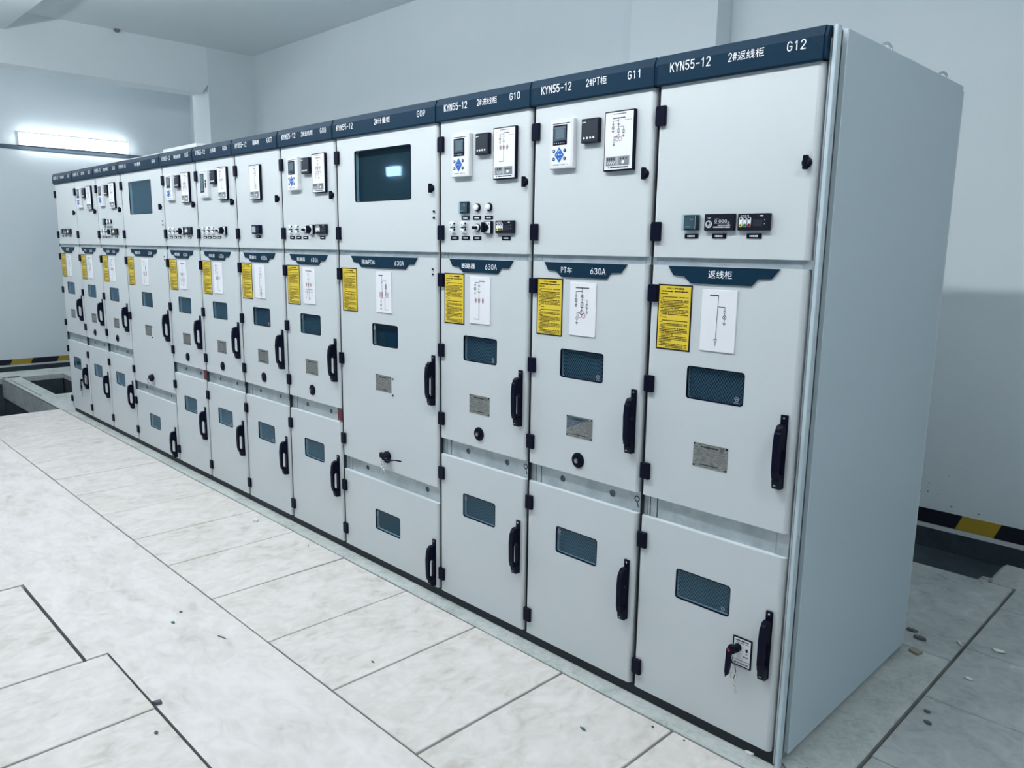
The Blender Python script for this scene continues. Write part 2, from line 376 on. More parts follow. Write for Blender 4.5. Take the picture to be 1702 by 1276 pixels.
# cover plates along the front of the row: every plate its own part
PX = [-7.66, -7.10, -6.60, -6.10, -5.60, -5.035, -4.55, -4.03, -3.48, -2.98, -2.443, -1.882, -1.374, -.854, -.331, .204]
rn = random.Random(5)
def plate(x0, x1, y0, y1, mat, g=.0045, jit=.002, thick=.07, z=0):
    q = MB(); w, d = x1-x0, y1-y0
    q.box(-w/2+g, w/2-g, -d/2+g, d/2-g, -thick, 0, mat, .0025)
    o = struct('cover_plate', q, floor); o.location = ((x0+x1)/2, (y0+y1)/2, z-.001-rn.random()*jit)
    o.rotation_euler = (rn.uniform(-1, 1)*.0012, rn.uniform(-1, 1)*.0012, rn.uniform(-1, 1)*.003)
    return o
for i in range(len(PX)-1): plate(PX[i], PX[i+1], -.801, -.060, 'plate_concrete')
for x0, x1, y1 in ((-3.222, -2.252, -1.412), (-2.248, -1.722, -1.324), (-1.718, -1.19, -1.326), (-1.186, -.66, -1.322), (-.656, -.13, -1.322), (-.126, .4, -1.322), (.404, 1.0, -1.322)):
    plate(x0, x1, -2.08, y1, 'plate_concrete', .004)
child_box('infill_strip', (.212, 4.1, -.803, -.061, -.05, -.002), 'screed', .003)
# plates beside the right-hand end of the row
RY = [-.21, .308, .835, 1.36, 1.90, 2.215]
for i in range(5): plate(.213, .95, RY[i], RY[i+1], 'old_concrete', .0035)
for i in range(5): plate(.954, 1.7, RY[i], RY[i+1], 'old_concrete', .0035)
child_box('infill_strip', (1.705, XR, -.055, 2.205, -.1, -.002), 'old_concrete', .003)
child_box('joint_ledge', (-7.6, .2, -.075, -.057, -.4, -.05), 'pit_concrete', .001)

# ------------------------------------------------------------------ lamps
def tube_lamp(name, loc, length, label, along='x', mat='lamp_tube', body_h=.05, width=.10):
    r = O(name, None, None, loc, label=label, category='lamp')
    q = MB(); q.box(-length/2, length/2, -.022, .022, 0, .03, 'abs_white', .004)
    O('housing', q.mesh('housing'), r)
    q = MB(); q.box(-length/2+.01, length/2-.01, -width/2+.008, width/2-.008, -.045, -.001, mat, .008); O('diffuser', q.mesh('diffuser'), r)
    for s in (-1, 1): q = MB(); q.tube([(s*length*.4, 0, .03), (s*length*.4, 0, ZC-loc[2]-.002)], .004, 'zinc', 6); O('hanging_rod', q.mesh('hanging_rod'), r)
    return r
LN = ('farthest hanging tube lamp over the aisle, in front of G01', 'hanging tube lamp over the aisle in front of G04',
      'hanging tube lamp over the aisle in front of G06', 'hanging tube lamp over the aisle in front of G09', 'nearest hanging tube lamp of the aisle, in front of G12')
for x, lb in zip((-6.9, -5.2, -3.6, -2.05, -.52), LN):
    r = tube_lamp('hanging_lamp', (x, -1.25, 3.42), 1.25, lb); r['group'] = 'tube lamps over the aisle'
tube_lamp('hanging_lamp', (2.0, -1.25, 3.42), 1.25, 'added fill tube lamp, unseen beyond the near end of the row', mat='lamp_fill')  # unseen lamp added to brighten the right end of the room
tube_lamp('hanging_lamp', (-10.2, -1.25, 3.42), 1.25, 'hanging tube lamp beyond the cross beam by the far wall', mat='lamp_far')

# wall lamp on the far wall and its dark trunking
q = MB(); q.box(XL+.0, XL+.045, .60, 1.985, 2.925, 3.085, 'abs_white', .004)
wl = O('wall_lamp', None, None, (0, 0, 0), label='bright white rectangular tube lamp glowing on the far wall', category='lamp')
O('housing', q.mesh('housing'), wl)
q = MB(); q.box(XL+.046, XL+.085, .613, 1.974, 2.932, 3.078, 'end_lamp', .006); O('diffuser', q.mesh('diffuser'), wl)
q = MB()
q.box(XL, XL+.012, YF, YB, 2.872, 2.924, 'trunk_grey', .002)
O('cable_trunking', q.mesh('cable_trunking'), None, label='dark grey cable trunking running along the far wall under the lamp', category='trunking')
q = MB(); q.box(-7.18, -6.93, YF, YF+.05, 2.53, 2.64, 'sign_glow', .004)
O('emergency_light', q.mesh('emergency_light'), None, label='small lit emergency light on the wall across the aisle', category='lamp')

# ------------------------------------------------------------------ cabinet parts
E_ = .0006
ZB, ZLT, ZMB, ZMT, ZUB, ZUT, ZH = .05, .724, .805, 1.625, 1.652, 2.207, 2.303
WLT, WMB = .474, .555
DT = .024
def door(b, x0, x1, z0, z1, holes=()):
    r = .016
    b.prism_xz(0, DT, rrect(x0+r, x1-r, z0, z1, .0005, 1), 'paint', holes, back=True)
    for s, xe in ((1, x1-r), (-1, x0+r)):
        vs = []; fs = []; n = 5
        for k in range(n+1):
            a = pi/2*k/n; vs += [(xe+s*r*sin(a), DT*(1-cos(a)), z0), (xe+s*r*sin(a), DT*(1-cos(a)), z1)]
        for k in range(n): fs.append((2*k, 2*k+1, 2*k+3, 2*k+2))
        b.add(vs, fs, 'paint', True)
        b.add([vs[2*k] for k in range(n+1)]+[(xe, DT, z0)], [tuple(range(n+2))], 'paint')
        b.add([vs[2*k+1] for k in range(n+1)]+[(xe, DT, z1)], [tuple(range(n+2))], 'paint')
def hinge_mesh(kind):
    def f(b):
        b.box(0, .036, -.013, 0, 0, .064 if kind == 'u' else .060, 'black', .002)
        b.box(-.003, .004, -.011, .014, .002, .058, 'black', .001)
    return shared(('hinge', kind), 'hinge', f)
def handle_mesh():
    def f(b):
        b.box(0, .024, -.006, 0, 0, .234, 'black', .0015)                       # back plate
        b.disc(.012, .224, .0035, -.0065, 'steel', 8)
        slot = [(-.010, .046), (-.010, .122), (-.026, .142), (-.034, .130), (-.035, .060), (-.026, .046)]
        b.prism_yz(.001, .022, [(-.005, .036), (-.040, .036), (-.046, .060), (-.048, .140), (-.044, .180), (-.030, .203), (-.012, .205), (-.005, .200)], 'black', [slot])
        b.prism_yz(-.002, .022, [(-.004, .0), (-.026, .002), (-.030, .012), (-.032, .030), (-.028, .037), (-.004, .037)], 'black_soft')
        b.box(.004, .019, -.043, -.030, .188, .197, 'black_soft', .001)
        b.disc(.0235, .0, .001, -.02, 'black', 6)
        for zz in (.105, .165): b.cyl(.016, zz, [(.003, -.006), (.003, -.0075)], 'steel', 8)
        b.quad(.004, .012, .012, .015, -.0315, 'print_grey')
    return shared('handle', 'handle', f)
def knob_mesh():
    def f(b):
        b.cyl(0, 0, [(.015, 0), (.015, -.006), (.011, -.008)], 'black', 18)
        b.box(-.0065, .0065, -.020, -.004, -.020, .020, 'black', .002)
        b.cyl(.004, 0, [(.010, -.008), (.0085, -.018)], 'black_soft', 12)
    return shared('knob', 'latch_knob', f)
def header_mesh(w):
    def f(b):
        e = .004
        prof = [(0.018, ZUT-.001), (-.010, ZUT-.001), (-.013, ZUT+.004), (-.014, 2.272), (-.004, ZH-.003), (.02, ZH)]
        b.prism_yz(e, w-e-.006, prof, 'navy')
        pr2 = [(0.018, ZUT+.002), (-.006, ZUT+.002), (-.009, ZUT+.006), (-.010, 2.27), (.0, ZH-.005), (.02, ZH-.002)]
        b.prism_yz(w-e-.006, w-.0005, pr2, 'navy'); b.prism_yz(.0005, e, pr2, 'navy')
    return shared(('header', round(w, 4)), 'header', f)
def vent_mesh(w):
    def f(b):
        for k in range(6):
            for j in range(6):
                if j <= k+0: b.disc(w-.055+k*.0075, 2.282-j*.0075, .0016, -.0145 if j else -.0118, 'navy_dark', 6)
        for k in range(5):
            for j in range(5): b.disc(.012+k*.005, 2.262-j*.006, .0012, -.0145, 'navy_dark', 6)
    return shared(('vent', round(w, 4)), 'vent_holes', f)
def crest_mesh(x0, x1):
    def f(b):
        P = [(x0, ZMT-.001), (x0+.021, 1.593), (x0+.063, 1.590), (x0+.090, 1.569), (x1-.090, 1.569), (x1-.070, 1.591), (x1-.026, 1.593), (x1, ZMT-.001)]
        b.prism_xz(-.005, 0, P, 'navy')
    return shared(('crest', round(x0, 4), round(x1, 4)), 'title_plate', f)
def notice_mesh():
    def f(b):
        b.box(0, .135, -.0012, 0, 0, .222, 'ink'); b.quad(.005, .130, .005, .217, -.0016, 'yellow')
        r = random.Random(3); y = -.0020
        text_into(b, 'KYN55-12', .036, .062, .2055, .2115, y, 'ink', .02)
        dashes(b, .066, .106, .2085, .0065, y, 'ink', r, 1); dashes(b, .016, .060, .1985, .0042, y, 'ink', r, 1); dashes(b, .066, .122, .1985, .0042, y, 'ink', r, 1)
        z = .190
        k = 0
        lens = [(.012,.04), 0, (.02,.124), (.012,.024), (.02,.124), (.012,.124), (.012,.105), (.02,.122), (.012,.124), (.012,.09), (.02,.122), (.012,.124), (.012,.112), (.02,.124), (.012,.022), (.012,.04), 0, (.02,.124), (.012,.022), (.02,.123), (.012,.124), (.012,.034), (.02,.124), (.012,.124), (.012,.124), (.012,.10), (.02,.066), (.02,.120), (.012,.124), (.012,.124), (.012,.06), (.012,.04), (.02,.123), (.012,.122), (.04,.124)]
        for L in lens:
            if L: dashes(b, L[0], L[1], z, .0033, y, 'ink', r, .95, .0032)
            z -= .0053
    return shared('notice', 'operating_notice', f)

# single-line diagrams, drawn in a 0..1 square and scaled onto cards and mimic panels
def diagram(b, kind, x0, x1, z0, z1, y, lw=.0017):
    W, H = x1-x0, z1-z0
    X = lambda a: x0+a*W
    Z = lambda a: z0+a*H
    def L(a, c, d, e, w=1, mat='ink'): b.line(X(a), Z(c), X(d), Z(e), lw*w, y, mat)
    def Cc(a, c, r, mat='ink', w=1): b.ring(X(a), Z(c), r*W, lw*w, y, mat, 12)
    def gnd(a, c):
        L(a, c+.03, a, c)
        for i in range(3): L(a-.05+i*.017, c-i*.018, a+.05-i*.017, c-i*.018)
    def lamp(a, c):
        L(a, c, a, c-.04); L(a-.04, c-.04, a+.04, c-.04); L(a-.04, c-.062, a+.04, c-.062); L(a, c-.062, a, c-.10)
        Cc(a, c-.135, .055); L(a-.035, c-.16, a+.035, c-.11, .8); L(a-.035, c-.11, a+.035, c-.16, .8); L(a, c-.17, a, c-.20); gnd(a, c-.22)
    def contact(a, c, s=1): L(a-.06, c-.03*s, a, c); L(a+.06, c-.03*s, a, c)
    def ct(a, c):
        for dz in (.03, 0, -.03): Cc(a, c+dz, .045, 'ink_red')
        L(a+.05, c+.02, a+.09, c+.02, 1, 'ink_red')
    def tri(a, c): L(a-.05, c, a+.05, c); L(a-.05, c, a, c-.05); L(a+.05, c, a, c-.05)
    if kind == 'return':
        L(.23, .91, .48, .91, 2); L(.48, .915, .46, .19); L(.47, .73, .68, .73); L(.68, .73, .68, .70); lamp(.68, .70); tri(.455, .20); L(.455, .15, .455, .09)
    elif kind == 'pt':
        L(.23, .90, .74, .90, 2); L(.48, .90, .48, .80); L(.48, .83, .25, .83); L(.25, .83, .25, .80); lamp(.25, .80); contact(.48, .78); L(.48, .78, .48, .44); contact(.48, .75)
        L(.48, .68, .68, .68); L(.68, .68, .68, .61); b.line(X(.64), Z(.6), X(.72), Z(.6), lw, y, 'ink'); L(.64, .60, .64, .53); L(.72, .60, .72, .53); L(.64, .53, .72, .53); L(.68, .61, .68, .48); gnd(.68, .46)
        for s in (-.045, .045): L(.48+s, .63, .48+s, .54)
        L(.435, .63, .525, .63); L(.435, .54, .525, .54)
        Cc(.48, .44, .075, 'ink_red'); Cc(.42, .385, .075, 'ink_red'); Cc(.55, .385, .075, 'ink_red'); L(.40, .44, .30, .44); L(.30, .44, .30, .35); Cc(.30, .33, .05); L(.30, .30, .30, .26); gnd(.30, .25)
    elif kind in ('in', 'tie'):
        if kind == 'in': L(.47, .91, .75, .91, 2)
        else: L(.22, .91, .40, .91, 2)
        L(.47, .91, .47, .84); L(.47, .88, .27, .88); lamp(.27, .88); contact(.47, .83); L(.47, .83, .47, .76); L(.44, .76, .47, .70); L(.47, .70, .47, .10); contact(.47, .66, -1)
        for a in (.30, .47, .66): ct(a, .50)
        L(.47, .10, .22 if kind == 'in' else .72, .10)
    elif kind == 'out':
        L(.25, .91, .75, .91, 2); L(.47, .91, .47, .80); contact(.47, .83); L(.44, .77, .47, .71); L(.47, .71, .47, .40); contact(.47, .66, -1)
        for a in (.30, .47, .66): ct(a, .53)
        L(.22, .40, .80, .40)
        for a, e in ((.25, .14), (.40, .24), (.55, .10), (.75, .20)): L(a, .40, a, e); b.ring(X(a), Z(.33), .04*W, lw, y, 'ink_red' if a in (.4, .55) else 'ink', 10); L(a-.04, e+.04, a+.04, e+.04)
        tri(.55, .17)
    elif kind == 'meter':
        L(.20, .91, .48, .91, 2); L(.42, .91, .42, .80); L(.42, .80, .66, .80); L(.66, .80, .66, .70); contact(.42, .76); L(.42, .80, .42, .36)
        b.box(X(.62), X(.71), y, y+.0001, Z(.58), Z(.70), 'ink_grey'); Cc(.66, .54, .05); L(.66, .50, .66, .44)
        for a in (.30, .42, .66, .78):
            for dz in (.48, .44, .40): Cc(a, dz, .045, 'ink_red')
        L(.34, .36, .60, .36); L(.60, .36, .60, .08); L(.60, .08, .82, .08); L(.34, .36, .34, .30); lamp(.34, .32)
    else:  # 'iso'
        L(.46, .91, .64, .91, 2); L(.50, .91, .50, .10); L(.64, .90, .64, .84); lamp(.64, .86); contact(.50, .74); L(.50, .35, .64, .35); L(.64, .35, .64, .30); lamp(.64, .30); L(.42, .10, .50, .10)
def card_mesh(kind):
    def f(b):
        b.box(0, .127, -.004, 0, 0, .200, 'card_white', .001); diagram(b, kind, 0, .127, 0, .200, -.0045)
    return shared(('card', kind), 'diagram_card', f)
def mimic_meshes(kind):
    def f(b):
        b.box(0, .129, -.015, 0, 0, .201, 'black', .0015); b.quad(.0045, .1245, .0045, .1965, -.0155, 'card_white')
        r = random.Random(7); dashes(b, .04, .095, .190, .003, -.016, 'ink', r); dashes(b, .022, .108, .0115, .005, -.016, 'ink', r, .9)
        diagram(b, kind, .012, .118, .055, .190, -.016, .0014); dashes(b, .088, .118, .168, .0025, -.016, 'ink_grey', r)
    def g(b):
        b.box(.012, .112, -.0165, -.015, .018, .048, 'abs_grey'); y = -.0170
        b.quad(.055, .068, .020, .046, y, 'print_grey')
        for k in range(4): b.quad(.018+k*.009, .022+k*.009, .036, .044, y, 'ink'); b.line(.018+k*.009, .022, .024+k*.009, .032, .002, y, 'print_white')
        for k in range(3): b.quad(.074+k*.012, .079+k*.012, .037, .042, y, 'ink')
        b.cyl(.088, .028, [(.006, -.0165), (.006, -.019)], 'print_white', 10)
    return shared(('mimic', kind), 'mimic_board', f), shared('mimic_ctl', 'control_strip', g)
def relay_meshes(t):
    def f(b):
        b.box(0, .117, -.019, 0, 0, .176, 'abs_white', .002); r = random.Random(4); y = -.0195
        if t == 1:
            b.quad(.012, .105, .008, .168, y+.0002, 'card_white')
            dashes(b, .015, .100, .161, .0045, y, 'ink', r); dashes(b, .015, .092, .014, .0045, y, 'ink_grey', r)
        else:
            dashes(b, .02, .10, .165, .003, y, 'ink_grey', r); dashes(b, .02, .10, .012, .003, y, 'ink_grey', r); b.quad(0.003, .114, .03, .031, y, 'print_grey')
    def g(b):
        if t == 1:
            b.box(.018, .086, -.0205, -.019, .085, .156, 'black'); b.quad(.024, .080, .100, .151, -.0208, 'screen'); b.quad(.031, .073, .107, .142, -.0210, 'screen_light')
            b.quad(.024, .080, .143, .149, -.0210, 'screen_light')
            for k in range(6): b.quad(.025+k*.0092, .029+k*.0092, .090, .0935, -.0208, 'print_grey')
        else:
            b.box(.012, .068, -.0205, -.019, .034, .152, 'black'); b.quad(.018, .062, .040, .146, -.0208, 'screen_light')
    def h(b):
        if t == 1:
            for sx in (-1, 1):
                for sz in (-1, 1): b.cyl(.050+sx*.027, .050+sz*.0145, [(.0065, -.019), (.0065, -.021), (.005, -.0215)], 'blue_dark', 10); b.disc(.050+sx*.027, .050+sz*.0145, .0022, -.022, 'print_white', 6)
            for dx, dz in ((0, .0145), (0, -.0145), (.0115, 0), (-.0115, 0)):
                cx, cz = .050+dx, .050+dz
                b.prism_xz(-.0215, -.019, [(cx+.010, cz), (cx, cz+.0125), (cx-.010, cz), (cx, cz-.0125)], 'blue_key'); b.disc(cx, cz, .0025, -.022, 'print_white', 6)
            b.disc(.050, .050, .003, -.0222, 'print_white', 6)
        else:
            for k in range(3): b.cyl(.092, .105-k*.018, [(.008, -.019), (.008, -.021)], 'ink', 10); b.quad(.089, .095, .104-k*.018, .106-k*.018, -.0215, 'print_white')
    return shared(('relay', t), 'relay_case', f), shared(('rscr', t), 'screen', g), shared(('rkey', t), 'keypad', h)
def meter_meshes():
    def f(b):
        b.box(0, .078, -.018, 0, 0, .084, 'black_soft', .001); b.quad(.004, .074, .004, .080, -.0184, 'navy_dark')
        b.prism_xz(-.0190, -.0186, [(.005, .075), (.0105, .0715), (.005, .067)], 'print_white'); b.quad(.0115, .021, .0705, .0730, -.0190, 'print_white')
    def g(b):
        for k in range(4): b.cyl(.014+k*.0145, .017, [(.0042, -.018), (.0040, -.0200)], 'print_white', 8)
    return shared('meter', 'meter_case', f), shared('mbut', 'button_row', g)
def tag_mesh():
    def f(b):
        b.box(0, .050, -.002, 0, 0, .015, 'black'); dashes(b, .010, .040, .0075, .006, -.0025, 'print_white', random.Random(9), .95)
    return shared('tag', 'name_tag', f)
def indicator_meshes():
    def f(b):
        b.box(0, .106, -.013, 0, 0, .051, 'black_soft', .0015); y = -.0135
        text_into(b, 'DXN8-Q', .010, .038, .0415, .0462, y, 'print_white', .02); dashes(b, .074, .086, .0435, .0045, y, 'print_white', random.Random(2), 1)
        b.quad(.052, .084, .012, .032, y, 'navy_dark')
        for z in (.030, .018): b.quad(.089, .092, z, z+.003, y, 'print_grey')
    def g(b):
        for k, c in enumerate(('pill_yellow', 'green', 'red')):
            x = .0115+k*.0142
            b.prism_xz(-.0145, -.013, rrect(x-.0055, x+.0055, .010, .040, .005, 3), 'print_white')
            b.disc(x, .035, .0038, -.0150, 'ink', 8); b.disc(x, .0155, .0055, -.0148, c, 8); b.disc(x, .0155, .0026, -.0151, 'ink', 8)
    return shared('ind', 'indicator_case', f), shared('indp', 'socket_pills', g)
def counter_mesh():
    def f(b):
        b.box(0, .106, -.013, 0, 0, .052, 'black_soft', .0015); y = -.0135; r = random.Random(8)
        b.disc(.017, .020, .0115, y, 'print_grey', 16); b.disc(.014, .023, .0045, y-.0003, 'ink', 8); b.line(.010, .014, .024, .026, .0022, y-.0004, 'ink'); b.ring(.017, .020, .0118, .0015, y-.0002, 'print_white')
        b.prism_xz(y-.0003, y, [(.010, .040), (.026, .041), (.019, .036)], 'print_grey')
        for x in (.042, .057, .067, .077): b.ring(x, .029, .0044, .0012, y, 'print_white', 10)
        b.ring(.087, .023, .0038, .001, y, 'print_white', 8); dashes(b, .036, .052, .036, .0025, y, 'print_grey', r); dashes(b, .036, .083, .0225, .0018, y, 'print_grey', r, 1)
        dashes(b, .050, .096, .0165, .0036, y, 'print_white', r); dashes(b, .034, .094, .0105, .0042, y, 'print_white', r, 1)
    return shared('counter', 'display_unit', f)
def controller_mesh():   # small controller under a clear cover
    def f(b):
        b.box(.006, .058, -.012, 0, .002, .050, 'black_soft', .001); b.quad(.009, .046, .006, .046, -.0123, 'screen'); b.quad(.048, .050, .004, .048, -.0125, 'print_grey')
        b.quad(.030, .040, .035, .037, -.0126, 'print_grey'); b.quad(.012, .030, .012, .0135, -.0126, 'print_grey')
    def g(b):
        b.box(0, .062, -.017, -.0005, 0, .052, 'clear_cover', .0015)
    return shared('ctrl', 'controller', f), shared('cov', 'clear_cover', g)
def lamp_mesh():
    def f(b):
        b.cyl(0, 0, [(.0165, 0), (.0165, -.008), (.0150, -.010)], 'black', 18); b.cyl(0, 0, [(.0125, -.010), (.0115, -.016), (.006, -.018)], 'print_white', 16)
    return shared('ilamp', 'indicator_lamp', f)
def pair_mesh():  # two stacked white push buttons in one holder
    def f(b):
        b.box(-.014, .014, -.006, 0, -.025, .025, 'print_white', .005)
        for z in (.014, -.014): b.cyl(-.003, z, [(.0115, -.006), (.0115, -.016), (.007, -.018)], 'print_white', 14); b.disc(-.003, z, .0045, -.0185, 'print_grey', 8)
        for z in (.021, -.005, .004): b.box(.008, .014, -.010, -.004, z-.006, z+.001, 'black')
        b.box(-.012, -.002, -.012, -.006, -.002, .003, 'black')
    return shared('pair', 'push_button_pair', f)
def selector_mesh():
    def f(b):
        b.cyl(0, 0, [(.0165, 0), (.0165, -.007)], 'black', 18); b.cyl(0, 0, [(.0145, -.007), (.0135, -.010)], 'print_white', 18)
        b.box(-.020, .008, -.020, -.010, -.006, .006, 'black', .002)
    return shared('sel', 'selector_switch', f)
def cam_mesh():
    def f(b):
        b.box(-.024, .024, -.013, 0, -.0255, .0255, 'black', .001); b.quad(-.022, .019, -.023, .023, -.0134, 'print_white')
        for z in (.012, -.004): b.quad(.009, .013, z, z+.004, -.0138, 'ink')
        b.cyl(-.006, 0, [(.014, -.013), (.013, -.026)], 'black', 14); b.box(-.020, -.004, -.032, -.014, -.021, .021, 'black', .003)
    return shared('cam', 'cam_switch', f)
def window_meshes(w, h, logo, mesh=True):
    def fr(b):   # dark rubber edge
        b.prism_xz(-.0006, .006, rrect(0, w, 0, h, .011), 'black', [rrect(.0035, w-.0035, .0035, h-.0035, .008)])
    def box(b):  # dark shallow box behind the pane
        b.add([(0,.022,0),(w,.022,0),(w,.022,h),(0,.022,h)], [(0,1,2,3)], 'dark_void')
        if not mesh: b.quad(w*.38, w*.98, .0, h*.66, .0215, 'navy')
    def wires(b):
        px, pz = .0100, .0150; wd = .0011
        k = -int(h/pz)-2
        for s in (1, -1):
            sl = s*pz/px
            for i in range(-40, 60):
                x0 = i*px      # at z=0
                pts = []
                for (xx, zz) in ((0, -x0*sl), (w, (w-x0)*sl)):
                    if 0 <= zz <= h: pts.append((xx, zz))
                for (zz, xx) in ((0, x0), (h, x0+h/sl)):
                    if 0 < xx < w: pts.append((xx, zz))
                if len(pts) >= 2: b.line(pts[0][0], pts[0][1], pts[1][0], pts[1][1], wd, .010, 'mesh_wire')
    def pane(b): b.prism_xz(.0008, .0038, rrect(.001, w-.001, .001, h-.001, .010), 'pane')
    def emblem(b):
        lx, lz = {'br': (w-.024, .022), 'tl': (.018, h-.018)}[logo]
        b.ring(lx, lz, .0075, .0022, .0005, 'print_grey', 12); b.quad(lx-.005, lx+.005, lz-.001, lz+.001, .0005, 'print_grey'); dashes(b, lx-.009, lx+.009, lz-.012, .003, .0005, 'print_grey', random.Random(1), 1)
    K = (round(w,4), round(h,4), logo, mesh)
    r = [('window_gasket', shared(('wf',)+K, 'window_gasket', fr)), ('window_box', shared(('wb',)+K, 'window_box', box))]
    if mesh: r.append(('wire_mesh', shared(('ww',)+K, 'wire_mesh', wires)))
    r.append(('pane', shared(('wp',)+K, 'pane', pane)))
    if logo: r.append(('emblem', shared(('wl',)+K, 'emblem', emblem)))
    return r
def put_window(dr, x0, x1, z0, z1, logo=None, mesh=True):
    for n, me in window_meshes(x1-x0, z1-z0, logo, mesh): O(n, me, dr, (x0, 0, z0))
def nameplate_mesh(half=False):
    def f(b):
        b.box(0, .129, -.0015, 0, 0, .082, 'plate_metal'); y = -.0019; r = random.Random(12)
        if half: b.prism_xz(-.0018, -.0016, [(.003, .079), (.112, .079), (.003, .028)], 'screen')
        dashes(b, .030, .096, .071, .006, y, 'ink', r, 1); b.ring(.108, .071, .006, .0015, y, 'ink', 8)
        for k in range(6):
            z = .060-k*.0078; dashes(b, .008, .058, z, .0030, y, 'ink_grey', r, .8); dashes(b, .066, .12, z, .0030, y, 'ink_grey', r, .85)
        dashes(b, .03, .10, .010, .004, y, 'ink', r, 1)
        for x in (.004, .125):
            for z in (.004, .078): b.disc(x, z, .0035, -.0021, 'black', 8)
    return shared(('np', half), 'nameplate', f)
def port_mesh():
    def f(b):
        b.cyl(0, 0, [(.030, 0), (.030, -.004), (.026, -.006)], 'black', 24); b.ring(0, 0, .026, .002, -.0065, 'black_soft', 20)
        b.cyl(.001, 0, [(.010, -.006), (.009, -.014), (.005, -.016)], 'black_soft', 14); b.ring(.001, 0, .0085, .002, -.0163, 'steel', 12); b.disc(.001, 0, .003, -.0168, 'steel', 8)
    return shared('port', 'racking_port', f)
def strip_mesh(w, zb, zt, holes):
    def f(b):
        H = [circ(x, (zb+zt)/2+.003, .0145) for x in holes]
        b.prism_xz(.022, .026, [(.064, zb-.01), (w-.052, zb-.01), (w-.052, zt+.01), (.064, zt+.01)], 'galvanised', H)
        for x in holes: b.disc(x, (zb+zt)/2+.003, .0145, .0258, 'screen', 14); b.ring(x, (zb+zt)/2+.003, .0165, .0025, .0215, 'zinc', 14)
        for x in holes:
            for s in (-1, 1): b.ring(x+s*.024, (zb+zt)/2+.003, .005, .0015, .0216, 'zinc', 8)
        for x0, x1 in ((.004, .020), (.022, .030), (.034, .060)): b.box(x0, x1, .020, .028, zb-.01, zt+.01, 'galvanised', .001)
        if w < .7:
            b.box(w-.050, w-.008, .019, .028, zb-.01, zt+.01, 'galvanised', .001); c = (zb+zt)/2
            if holes: b.ring(w-.026, c+.010, .012, .004, .0185, 'dark_void', 14); b.line(w-.026, c, w-.018, c-.022, .005, .0185, 'dark_void')
        else: b.box(w-.050, w-.004, .020, .028, zb-.01, zt+.01, 'galvanised', .001)
    return shared(('strip', round(w,3), round(zb,3), bool(holes)), 'rail_panel', f)
def body_mesh(w, last=False):
    def f(b):
        y0 = .027
        xe = w+.004 if last else w-.001
        b.box(.001, xe, y0, 1.128, .0, 2.298, 'galvanised')
        b.box(.0, w, .010, .0265, ZMT, ZUB, 'galvanised')
        for x in (.02, .05, w-.03): b.box(x, x+.003, .0085, .0105, ZMT, ZUB, 'zinc')
        b.box(0, w, .018, .0268, .002, ZB+.01, 'plinth_black')
        b.box(.0, .003, .004, .0268, ZB, ZUT, 'plinth_black')
    return shared(('body', round(w,4), last), 'cabinet_body', f)

def keyring(parent, x, z, y, big=True):
    q = MB(); n = 12
    q.tube([(x+.012*cos(2*pi*i/n), y, z+.014*sin(2*pi*i/n)) for i in range(n)], .0018, 'steel', 5, True)
    O('key_ring', q.mesh('key_ring'), parent)
    q = MB(); q.cyl(0, 0, [(.009, .001), (.009, -.001)], 'steel', 10); q.box(-.002, .002, -.001, .001, -.034, -.006, 'steel'); q.box(.002, .006, -.001, .001, -.034, -.026, 'steel')
    me = q.mesh('key'); o = O('key', me, parent, (x+.006, y, z-.024)); o.rotation_euler = (0, radians(-35 if big == 2 else -5), 0)
    if big == 2: o = O('key', me, parent, (x-.004, y-.002, z-.022)); o.rotation_euler = (0, radians(15), 0)

# ------------------------------------------------------------------ the twelve cabinets
BX = [-7.455, -6.848, -6.267, -5.661, -4.812, -4.243, -3.667, -3.098, -2.527, -1.699, -1.129, -.558, .010]
SPEC = [
 ('G01', '1#返线柜', '返线柜', 'return', 'far left end cabinet of the row, headed G01, keys hanging on its lower door'),
 ('G02', '1#PT柜', 'PT车', 'pt', 'narrow white cabinet headed G02, second from the far end, plain below its meters'),
 ('G03', '1#进线柜', '断路器', 'in', 'narrow white cabinet headed G03, with two rows of switches, left of the far wide cabinet'),
 ('G04', '1#计量柜', '隔离PT车', 'meter', 'far wide white metering cabinet headed G04 with a big dark glazed window'),
 ('G05', '1#出线柜', '断路器', 'out', 'narrow white cabinet headed G05 just right of the far wide cabinet'),
 ('G06', '分段柜', '断路器', 'tie', 'narrow white cabinet headed G06 whose relay has a tall grey screen'),
 ('G07', '隔离柜', '隔离车', 'iso', 'white cabinet headed G07 with only a mimic board and one small display'),
 ('G08', '2#出线柜', '断路器', 'out', 'narrow white cabinet headed G08 just left of the near wide cabinet'),
 ('G09', '2#计量柜', '隔离PT车', 'meter', 'near wide white metering cabinet headed G09 with big dark window and a cable-tailed lock'),
 ('G10', '2#进线柜', '断路器', 'in', 'white cabinet headed G10 with two rows of switches, right of the near wide cabinet'),
 ('G11', '2#PT柜', 'PT车', 'pt', 'white cabinet headed G11, second from the near end, plain below its meters'),
 ('G12', '2#返线柜', '返线柜', 'return', 'nearest right end cabinet headed G12 with bare grey side panel and key-lock plate'),
]
